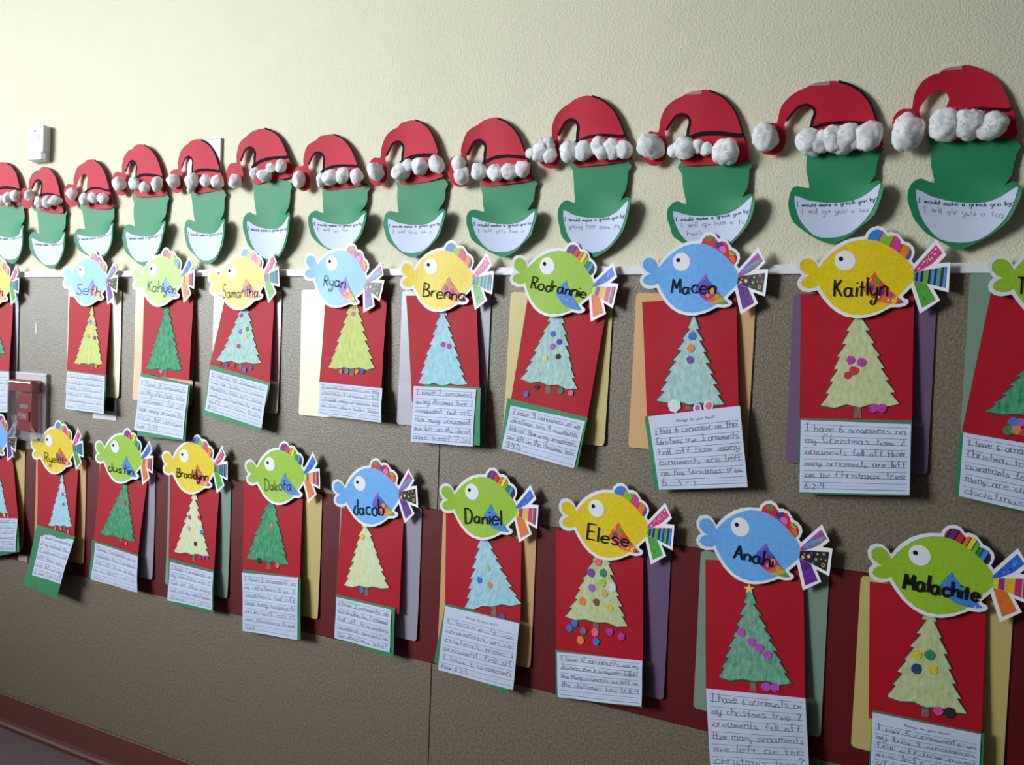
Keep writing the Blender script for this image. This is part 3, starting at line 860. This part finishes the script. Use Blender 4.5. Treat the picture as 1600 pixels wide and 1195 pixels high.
craft('A', 8, 'red sheet with pale yellow green tree on the purple folder', C5, [(107,282),(567,290),(558,797),(102,790)], [(338,382),(193,736),(505,730),(338,786)], 'olive',
      [(310,552,'mag',.0085),(355,562,'mag',.0085),(323,595,'red',.0085),(297,615,'red',.0075),(402,747,'mag',.0085),(438,747,'mag',.0085)],
      [(102,788),(558,797),(550,1104),(100,1094)], [(107,795),(555,812),(548,1098),(102,1088)],
      ['I have 6 ornaments on', 'my Christmas tree 2', 'ornaments fell off How', 'many ornaments are left', 'on the Christmas tree', '6-2=4'], up=0.19)
craft('A', 9, 'slanted red sheet with dark green tree cut by frame edge', C6, [(140,215),(650,290),(520,930),(8,845)], [(395,430),(115,760),(560,800)], 'dark',
      [(232,803,'blu',.0085),(263,805,'vio',.0075),(208,840,'grn',.0085),(245,838,'org',.0085),(280,850,'red',.0075)],
      [(0,850),(515,935),(470,1235),(-25,1125)], [(15,850),(520,935),(480,1235),(-5,1125)], ['I have 6 ornaments on my', 'Christmas tree 5 orna', 'ornaments fell off how', 'many are still on the', 'christmas tree?'])
craft('B', 0, 'red sheet with sky blue tree cut by frame edge', D0, [(-190,330),(90,340),(137,815),(-150,780)], [(-20,400),(-120,730),(58,740)], 'sky',
      [(35,756,'pky'),(62,764,'pnk')], [(-130,772),(128,795),(143,1018),(-130,1075)], [(-130,775),(127,780),(115,1018),(-140,1010)], FAR)
craft('B', 1, 'red sheet with narrow light blue tree and tilted writing sheet', D0, [(272,330),(560,430),(535,905),(268,832)], [(447,460),(352,830),(520,835),(462,868)], 'sky',
      [(447,548,'wht'),(452,608,'vio'),(457,680,'tel'),(400,848,'pnk'),(440,852,'pnk'),(495,876,'pnk')],
      [(268,822),(538,911),(406,1360),(172,1255)], [(305,865),(529,935),(437,1249),(234,1184)], ['I have ornaments', 'on my christmas tree', '3 ornaments fell', 'off how many', 'are left on my', 'tree? 6-3=3'],
      dep=((.005, .0075, .020, .013), (.018, .026, .055, .045)))
craft('B', 2, 'red sheet with dark green tree and one small red star', D1, [(588,300),(858,420),(805,845),(548,767)], [(732,428),(590,717),(790,768),(705,768)], 'dark',
      [(730,543,'red'),(740,778,'cor',.005)], [(540,757),(806,846),(800,1066),(520,976)], [(560,775),(803,856),(802,1067),(533,988)], ['I have 2 ornaments on my', 'christmas tree. 1 ornament', 'fell off. How many', 'are left on it', '2-1=1'], up=0.08)
craft('B', 3, 'red sheet with pale green tree and five spread ornaments', D1, [(993,370),(1278,480),(1248,940),(985,872)], [(1135,490),(1022,828),(1222,852),(1130,882)], 'pale',
      [(1107,628,'mag'),(1165,630,'red'),(1103,692,'lil'),(1180,715,'blu'),(1143,783,'blk'),(1172,860,'mag',.005),(1192,862,'mag',.005),(1213,866,'mag',.005)],
      [(77,683),(303,746),(303,962),(68,908)], [(85,703),(300,758),(297,946),(73,896)], ['I have 7 ornaments on', 'my christmas tree 2', 'fell off. How many', 'left on my christmas', 'tree? 7-2=5'], wcr=D2, up=0.06)
craft('B', 4, 'red sheet with dark green tree and one pink ornament', D2, [(455,290),(755,340),(736,783),(450,757)], [(592,412),(472,683),(680,713),(580,740)], 'dark',
      [(597,520,'cor'),(533,697,'blk',.008),(628,720,'cor',.008)], [(452,740),(741,783),(740,1097),(453,1056)], [(447,757),(730,784),(725,1097),(453,1050)],
      ['I have 3 ornaments on', 'my christmas tree. 2', 'ornaments fell off', 'How many ornaments', 'are left on it', 'the christmas tree', '3-2=1'], up=0.22)
craft('B', 5, 'red sheet with cream green tree and one yellow ornament', D2, [(950,430),(1262,480),(1237,967),(920,872)], [(1066,520),(965,820),(1190,834),(1075,874)], 'pale',
      [(1053,577,'yel',.008),(1052,845,'blu',.008)], [(920,866),(1218,937),(1208,1188),(917,1090)], [(922,880),(1200,944),(1190,1160),(914,1087)],
      ['I have 2 ornaments on', 'our christmas tree. 1 ornament', 'fell off. How many', 'ornaments are left on', 'the christmas tree?'], up=0.15)
craft('B', 6, 'red sheet with light blue tree and three faint ornaments', D3, [(165,280),(510,420),(503,793),(162,717)], [(337,413),(253,728),(507,710),(385,764)], 'sky',
      [(357,545,'pgr'),(320,600,'blu',.0075),(368,623,'org',.0075),(423,767,'pur',.0075)], [(162,708),(500,796),(445,1118),(110,975)], [(162,718),(500,798),(470,1102),(130,1010)],
      ['I have 4 or', 'ornaments on or', 'cristmas tree. 1', 'ornament fell of', 'I have 3 ornamen', 'now 4-1=3'], True, up=0.2)
craft('B', 7, 'red sheet with olive tree covered in many ornaments', D3, [(665,370),(1065,460),(1060,968),(667,932)], [(875,500),(712,768),(992,811),(850,842)], 'olive',
      [(860,518,'cor',.009),(828,567,'pur',.009),(884,568,'grn',.009),(832,635,'vio',.009),(880,613,'lim',.008),(925,635,'wht',.009),(890,662,'tan',.008),(788,697,'org',.009),(852,700,'brn',.008),(912,727,'yel',.009),
       (752,798,'blu',.0085),(727,818,'blu',.0085),(792,832,'gry',.008),(845,838,'cor',.009),(912,835,'mag',.0085),(965,857,'mag',.0085),(780,875,'org',.0095),(850,880,'blu',.0085)],
      [(663,918),(1062,970),(1058,1181),(668,1135)], [(670,928),(1060,968),(1055,1176),(675,1134)], ['I have 17 ornaments on my', 'christmas tree 8 ornaments felloff', 'How many ornaments are left on', 'the christmas tree 17-8=9'], outline=0.0015, up=0.3)
craft('B', 8, 'red sheet with sea green tree topped by yellow star', D4, [(115,313),(535,340),(544,907),(117,868)], [(305,442),(174,818),(484,846),(322,878)], 'sea',
      [(270,627,'orc',.0085),(315,665,'orc',.0085),(348,692,'orc',.0085),(385,723,'orc',.0085),(378,857,'orc',.009),(415,860,'orc',.009)],
      [(122,872),(547,910),(566,1278),(144,1262)], [(118,867),(545,907),(563,1275),(140,1260)], ['I have 6 ornaments on', 'my christmas tree. 2', 'ornaments fell off.', 'How many ornaments', 'are left on the', 'christmas tree?', '6-2=4'], star=(305,438), outline=0.0015)
craft('B', 9, 'red sheet with pale green tree and four ornaments in a square', D5, [(227,370),(752,440),(729,1055),(222,985)], [(499,520),(306,887),(657,963),(478,977)], 'olive',
      [(438,697,'yel',.009),(498,700,'grn',.009),(438,762,'nav',.0095),(512,765,'yel',.0085),(535,950,'hot',.008),(587,960,'blk',.010)],
      [(240,948),(743,1053),(730,1342),(222,1237)], [(240,958),(728,1056),(712,1335),(230,1240)], ['I hav 6 ornaments on', 'my tree 2 ornaments', 'fell off How many', 'are left on the', 'christmas tree', '6-2=4'], True, n=7, outline=0.0018, up=0.13)

# ------------------------------------------------------------------ green paper heads with hats
HAT = [(190,350),(197,300),(225,235),(270,175),(340,135),(385,118),(430,88),(520,72),(600,68),(680,92),(750,135),(800,190),(835,260),(862,340),(890,400),(890,470),(880,522),
 (700,545),(520,555),(390,560),(350,525),(340,480),(360,430),(395,395),(415,375),(425,330),(442,290),(437,260),(410,235),(375,228),(330,245),(290,285),(250,335),(240,370),
 (248,430),(240,490),(210,545),(150,567),(95,550),(60,510),(50,440),(80,380),(130,352)]
FACE = [(384,480),(382,570),(380,650),(390,725),(402,785),(335,768),(290,790),(265,840),(262,900),(278,960),(300,1020),(380,1080),(460,1125),(545,1150),(600,1135),(680,1090),(760,1030),(830,960),(870,880),
 (900,800),(890,750),(850,730),(800,752),(836,690),(854,625),(862,560),(862,480)]
BIB = [(305,838),(380,862),(480,877),(600,878),(700,862),(790,820),(875,755),(870,800),(850,870),(810,950),(750,1020),(680,1075),(600,1105),(520,1113),(450,1105),(400,1070),(350,1010),(320,940)]
BRIM = [(372,412),(430,385),(520,357),(640,347),(740,350),(830,356),(858,345)]
LOOP = [(395,395),(415,375),(425,330),(440,290),(435,260),(410,237),(375,232),(330,248),(290,288),(250,338)]
RIGHT = [(600,72),(680,96),(748,140),(796,194),(831,264),(858,344),(884,402)]
TXT = [(318,908),(480,906),(600,896),(720,886),(800,874),(855,862)]


def hloc(p):
    q = H11(p); w = P(q[0], q[1], 0.008); return np.array([w[0], w[2]])


def affine(src, dst):
    A = np.array([[s[0], s[1], 1] for s in src]); B = np.array(dst)
    Mx, _, _, _ = np.linalg.lstsq(A, B, rcond=None)
    return lambda x, z: (Mx[0] * x + Mx[1] * z + Mx[2])


HLM = [hloc(p) for p in ((150,460), (600,68), (885,522), (345,530))]
FLM = [hloc(p) for p in ((262,870), (900,790), (545,1150), (615,526))]
balls = []
for k in range(6):
    bm = bmesh.new(); bmesh.ops.create_icosphere(bm, subdivisions=4, radius=1.0)
    off = Vector((k * 7.3, k * 3.1, k * 1.7))
    for v in bm.verts:
        d = v.co.normalized()
        s = 1 + 0.20 * noise.noise(d * 1.2 + off) + 0.09 * noise.noise(d * 2.6 + off) + 0.05 * noise.noise(d * 7 + off)
        v.co = Vector((d.x * s, d.y * s * 0.8, d.z * s))
    rf = random.Random(k); src = [v.co.copy() for v in bm.verts]
    for _ in range(260):
        p = rf.choice(src); dn = p.normalized()
        tg = dn.cross(Vector((rf.uniform(-1, 1), rf.uniform(-1, 1), rf.uniform(-1, 1)))).normalized()
        side = dn.cross(tg) * 0.012
        q = p * 0.97 + tg * rf.uniform(.05, .16) + dn * rf.uniform(.05, .12); e_ = q + tg * rf.uniform(.05, .2) + dn * rf.uniform(-.05, .08)
        a, b2, c, d = [bm.verts.new(x) for x in (p * 0.97 - side, p * 0.97 + side, q + side * .7, q - side * .7)]
        t = bm.verts.new(e_)
        bm.faces.new((a, b2, c, d)); bm.faces.new((d, c, t))
    me = bpy.data.meshes.new('cotton_ball'); bm.to_mesh(me); bm.free(); me.materials.append(M['cotton'])
    for p in me.polygons: p.use_smooth = True
    balls.append(me)


def sstep(a, b_, x):
    t = min(1, max(0, (x - a) / (b_ - a))); return t * t * (3 - 2 * t)


def head(idx, label, cr, pom, top, br, bl, cl, crr, chin, cotton, extra='', tape=False, mark=1.0):
    hp = [P(*cr(pom), .012), P(*cr(top), .004), P(*cr(br), .008), P(*cr(bl), .008)]
    ft = ((br[0] + bl[0]) / 2, (br[1] + bl[1]) / 2)
    fp = [P(*cr(cl), .018), P(*cr(crr), .026), P(*cr(chin), .010), P(*cr(ft), .006)]
    ha = affine(HLM, [p[[0, 2]] for p in hp]); fa = affine(FLM, [p[[0, 2]] for p in fp])
    rr = random.Random(idx)
    k1, k2 = rr.uniform(.8, 1.25), rr.uniform(.5, 1.2)

    def hmap(px, layer=0.0):
        q = hloc(px); w = ha(*q)
        d = .0065 + .007 * sstep(300, 60, px[0]) - .003 * sstep(300, 80, px[1]) * sstep(250, 400, px[0]) + .002 * math.sin(px[0] / 120 + idx)
        return (w[0], -d - layer, w[1])

    def fcmap(px, layer=0.0):
        q = hloc(px); w = fa(*q)
        s = sstep(640, 1100, px[1]); side = ((px[0] - 580) / 320)
        d = .0035 + .006 * s + (.017 * k1 if side > 0 else .010 * k2) * side * side * sstep(650, 800, px[1])
        return (w[0], -d - layer, w[1])

    root_l = fcmap((545, 1150))
    root = empty('paper_head', root_l, label, 'paper craft', 'green paper heads in hats')
    inv = Matrix.Translation(root.location).inverted()

    def part(name, poly, m, fn, layer, parent, step=(70, 55), thick=0.0004):
        ac = Acc(); ac.add(fill2d(poly, step))
        return ac.build(name, m, lambda x, y, l: fn((x, y), layer), parent, thick, col=False)
    jit = lambda pl, a: [(x + rr.uniform(-a, a), y + rr.uniform(-a, a)) for x, y in pl]
    part('green_paper', smooth_closed(jit(FACE, 5), 2), M['green'], fcmap, 0.0, root)
    hat = part('hat', smooth_closed(jit(HAT, 4), 2), M['hatred'], hmap, 0.0, root)
    ac = Acc()
    for pl, w_ in ((BRIM, 27), (LOOP, 22), (RIGHT, 17)):
        if rr.random() < mark or pl is BRIM: ac.add(ribbon(smooth_line(pl, 4), w_ * rr.uniform(.7, 1.1)))
    ac.build('marker_line', M['ink'], lambda x, y, l: hmap((x, y), 0.0008), hat, col=False)
    bib = part('white_paper', smooth_closed(BIB, 2), M['white'], fcmap, 0.0010, root)
    # printed line on the white paper
    cl_ = smooth_line(TXT, 8); seg = [0]
    for i in range(1, len(cl_)): seg.append(seg[-1] + math.dist(cl_[i - 1], cl_[i]))

    def along(t):
        L = t * seg[-1]
        for i in range(1, len(seg)):
            if L <= seg[i] or i == len(seg) - 1:
                f = (L - seg[i - 1]) / (seg[i] - seg[i - 1])
                a, b_ = cl_[i - 1], cl_[i]
                return (a[0] + (b_[0] - a[0]) * f, a[1] + (b_[1] - a[1]) * f)
    st, adv = text_strokes('I would make a grinch grin by-', 2.2, 6.5, 0.1, rr)
    ac = Acc()
    for s in st:
        pl = []
        for p in s:
            c = along(p[0] / adv); pl.append((c[0], c[1] - p[1] * 2.6))
        ac.add(ribbon(pl, 3.1))
    ac.build('lettering', M['ink'], lambda x, y, l: fcmap((x, y), 0.0018), bib, col=False)
    if extra:
        ac = Acc()
        for li, tx in enumerate(extra.split('/')):
            st, adv = text_strokes(tx, 2.2, 7, 0.35, rr)
            x0 = 350 + 40 * li; wd = min(450 - 120 * li, adv * 4.4)
            for s in st: ac.add(ribbon([(x0 + p[0] / adv * wd, 958 + 62 * li - p[1] * 3.4 - p[0] / adv * 18) for p in s], 3.2))
        ac.build('pencil_writing', M['faint'], lambda x, y, l: fcmap((x, y), 0.0018), bib, col=False)
    for (bx, by, sc) in cotton:
        w = P(*cr((bx, by)), 0.021)
        o = link('cotton_ball', rr.choice(balls), hat)
        o.location = w; o.rotation_euler = (rr.uniform(-.4, .4), rr.uniform(0, 6.28), rr.uniform(-.4, .4))
        s_ = 0.0165 * sc
        o.scale = (s_ * rr.uniform(.88, 1.1), s_, s_ * rr.uniform(.95, 1.2))
    if tape:
        tp = [(400, 62), (540, 58), (542, 98), (402, 104)]
        part('sticky_tape', tp, M['tape'], lambda p, l: (lambda q: (q[0], min(q[1], -0.0045) - .001, q[2]))(hmap(p, 0.0)), 0, hat, None, 0)
    for o in root.children: o.matrix_parent_inverse = inv
    return root


G = 'green paper head in red Santa hat with '
HEADS = [
 (G + 'cotton balls, leftmost, cut by the picture edge', G1, (-110,560), (40,375), (145,635), (-60,625), (-70,830), (148,800), (65,995), [(15,605,.9),(48,592,1),(95,583,1),(50,632,.55),(-110,560,1)], '', 0),
 (G + 'tilted brim, second from left', G1, (175,600), (300,405), (398,688), (222,655), (178,865), (392,840), (315,1030), [(182,580,1.05),(245,622,1.05),(292,622,1),(345,612,1)], '', 0),
 (G + 'neat trim, third from left', G1, (450,575), (590,357), (705,655), (505,640), (455,840), (697,775), (620,975), [(447,568,1.05),(525,602,1),(580,592,1.05),(640,598,1)], '', 0),
 (G + 'three brim cotton balls, fourth from left', G1, (745,508), (900,263), (1035,578), (822,562), (757,850), (1015,800), (895,992), [(740,508,1.15),(838,505,1),(900,530,1.05),(975,506,1.1)], '', 0),
 (G + 'cotton, fifth from left, before a wall plate', G1, (1105,490), (1250,230), (1395,540), (1165,542), (1140,820), (1393,790), (1285,985), [(1078,488,1.1),(1195,490,1.15),(1280,488,1.1),(1352,492,1.1),(1180,545,.5)], '', 0),
 (G + 'slanting cotton trim, sixth from left', G2, (30,462), (210,157), (390,455), (130,482), (68,800), (352,775), (250,962), [(30,492,1.15),(150,440,.9),(212,455,1.1),(250,408,.8),(312,396,1.0)], '', 0),
 (G + 'four brim cotton balls, seventh from left', G2, (445,475), (640,195), (828,515), (565,525), (490,740), (852,715), (655,935), [(425,480,1.15),(567,482,.95),(622,465,1.1),(697,455,1.1),(785,458,1.1)], 'I will giv him', 0),
 (G + 'large cotton clumps, eighth from left', G2, (912,440), (1150,105), (1325,465), (1045,482), (940,770), (1325,730), (1135,937), [(905,428,1.25),(1060,432,1.2),(1105,390,.8),(1178,398,1.3),(1285,385,1.2)], 'I will give him a', 0),
 (G + 'dark shaded tip, ninth from left', G3, (140,592), (390,255), (600,645), (280,655), (200,900), (628,865), (410,1112), [(145,540,1.1),(165,615,1.1),(275,590,1.15),(375,597,1.15),(465,587,1.1),(545,572,1.1)], 'I will give him a', 0),
 (G + 'thick cotton trim, tenth from left', G3, (690,470), (980,118), (1212,515), (868,542), (745,880), (1192,825), (990,1105), [(592,476,.7),(655,462,1.3),(712,485,1.1),(700,425,1.0),(838,465,1.2),(925,460,1.25),(1015,425,1.2),(1050,465,1.1),(1105,450,1.1),(1172,450,1.2)], 'giving him some joy', 0),
 (G + 'sparse cotton wisps, eleventh from left', G4, (165,470), (510,125), (748,558), (322,582), (247,930), (797,840), (520,1115), [(145,475,1.45),(285,502,.75),(350,482,1.3),(440,472,.8),(492,490,.75),(612,505,1.5)], 'I will giv him a to/hors', 1),
 (G + 'long cotton trim, twelfth from left', H11, (150,460), (600,68), (885,522), (345,530), (262,870), (900,790), (545,1150), [(112,445,1.6),(405,480,1.3),(480,478,1.2),(570,458,1.4),(650,452,1.4),(690,462,1.1),(800,440,1.5)], 'I will giv you a lone', 1),
 (G + 'three round brim cotton balls, rightmost', H12, (130,430), (500,45), (800,492), (262,492), (105,880), (810,870), (430,1160), [(115,465,1.6),(345,420,1.65),(490,410,1.6),(630,425,1.4)], 'I will giv you a toy', 1),
]
for i, (lb, cr, pom, top, br, bl, cl, crr, chin, cot, ex, tp) in enumerate(HEADS):
    head(i, lb, cr, pom, top, br, bl, cl, crr, chin, cot, ex, bool(tp), 0.0 if i == 12 else 0.9)

# ------------------------------------------------------------------ fire alarm station under a clear cover
ax0, ax1, az0, az1 = -2.625, -2.468, CH - 0.350, CH - 0.137
al = empty('fire_alarm_station', ((ax0 + ax1) / 2, 0, az0), 'red fire alarm pull station under a clear plastic cover', 'fire alarm')
inv = Matrix.Translation(al.location).inverted()
xm0, xm1 = -2.607, -2.490
box('mounting_frame', ax0, ax1, -0.010, 0.0, az0, az1, M['frame'], al, 0.004)
box('sounder_housing', xm0 + .003, xm1 - .003, -0.043, -0.001, az1 - 0.058, az1 - 0.022, M['alarm'], al, 0.004)
px0, px1 = -2.574, -2.503
st_ = box('pull_station', px0, px1, -0.034, -0.001, az0 + 0.034, az1 - 0.062, M['alarm'], al, 0.003)
zc = (az0 + az1) / 2 - 0.008
box('lever_label', px0 + 0.014, px1 - 0.014, -0.0355, -0.034, zc + 0.006, zc + 0.018, M['label'], st_, 0.0005)
box('pull_lever', px0 + 0.006, px1 - 0.006, -0.0395, -0.034, zc - 0.034, zc - 0.002, M['alarm'], st_, 0.002)
ac = Acc(); s2, adv = text_strokes('FIRE', 2.2, 4)
for s in s2: ac.add(ribbon([(px0 + 0.014 + p[0] / adv * (px1 - px0 - 0.028), zc - 0.025 + p[1] * 0.0015) for p in s], 0.0028))
ac.build('lettering', M['card'], lambda x, z, l: (x, -0.0398, z), st_, col=False)
# clear cover: open-backed box
cv = bmesh.new(); bmesh.ops.create_cube(cv, size=1)
for v in cv.verts: v.co = Vector(((xm0 + xm1) / 2 + v.co.x * (xm1 - xm0), -0.0285 + v.co.y * 0.039, (az0 + az1) / 2 - 0.006 + v.co.z * (az1 - az0 - 0.034)))
bmesh.ops.delete(cv, geom=[f for f in cv.faces if f.normal.y > 0.9], context='FACES')
bmesh.ops.bevel(cv, geom=[e for e in cv.edges if not e.is_boundary], offset=0.007, segments=3, affect='EDGES', profile=0.5)
me = bpy.data.meshes.new('clear_cover'); cv.to_mesh(me); cv.free(); me.materials.append(M['plastic'])
link('clear_cover', me, al, 0.002)
for o in al.children: o.matrix_parent_inverse = inv

# wall sounder high on the cream wall
sx0, sx1, sz0, sz1 = -2.566, -2.489, CH + 0.506, CH + 0.612
so = empty('wall_strobe', ((sx0 + sx1) / 2, 0.006, sz0), 'small white wall strobe with clear lens, above the hats at left', 'strobe')
inv = Matrix.Translation(so.location).inverted()
box('housing', sx0, sx1, -0.020, 0.006, sz0 + 0.026, sz1, M['whiteplastic'], so, 0.004)
box('back_box', sx0 + .003, sx1 - .003, -0.010, 0.006, sz0, sz0 + 0.028, M['whiteplastic'], so, 0.002)
box('lens', sx0 + 0.004, sx1 - 0.004, -0.023, -0.006, sz0 + 0.003, sz0 + 0.027, M['lens'], so, 0.004)
box('grille', sx0 + 0.016, sx1 - 0.016, -0.0208, -0.020, sz0 + 0.062, sz0 + 0.078, M['label'], so, 0.0003)
box('emblem', sx0 + 0.030, sx0 + 0.040, -0.0208, -0.020, sz0 + 0.088, sz0 + 0.093, M['black'], so, 0.0003)
for o in so.children: o.matrix_parent_inverse = inv

# blank steel plate behind the fifth hat
pl = empty('blank_wall_plate', (-1.832, 0.006, CH + 0.405), 'blank grey steel wall plate half hidden behind a Santa hat', 'wall plate')
inv = Matrix.Translation(pl.location).inverted()
box('plate', -1.895, -1.769, -0.001, 0.006, CH + 0.405, CH + 0.522, M['greyplate'], pl, 0.003)
for zz in (CH + 0.425, CH + 0.502):
    bm = bmesh.new(); bmesh.ops.create_cone(bm, cap_ends=True, segments=14, radius1=0.004, radius2=0.003, depth=0.0015)
    bmesh.ops.rotate(bm, verts=bm.verts, matrix=Matrix.Rotation(math.pi / 2, 3, 'X'))
    bmesh.ops.translate(bm, verts=bm.verts, vec=(-1.832, -0.0015, zz))
    me = bpy.data.meshes.new('screw'); bm.to_mesh(me); bm.free(); me.materials.append(M['greyplate']); link('screw', me, pl)
for o in pl.children: o.matrix_parent_inverse = inv

# white and black plate behind the second craft
sg = empty('room_sign', (-2.21, 0, CH - 0.258), 'white wall plate with black panel peeking out below cream folder', 'sign')
inv = Matrix.Translation(sg.location).inverted()
box('plate', -2.262, -2.158, -0.002, 0.0, CH - 0.257, CH - 0.10, M['whiteplastic'], sg, 0.0008)
box('black_panel', -2.255, -2.168, -0.0024, -0.002, CH - 0.231, CH - 0.105, M['black'], sg, 0.0001)
for o in sg.children: o.matrix_parent_inverse = inv

# scraps of tape left on the wall
for (x, y, w_, h_, lb) in ((57, 513, 0.007, 0.03, 'scrap of clear tape left on the tan board'), (36, 872, 0.045, 0.02, 'pale strip of tape at the foot of the maroon stripe')):
    c = P(x, y, 0)
    o = box('tape_scrap', c[0] - w_ / 2, c[0] + w_ / 2, -0.0014, -0.0006, c[2] - h_ / 2, c[2] + h_ / 2, M['tape'])
    tag(o, lb, 'tape')
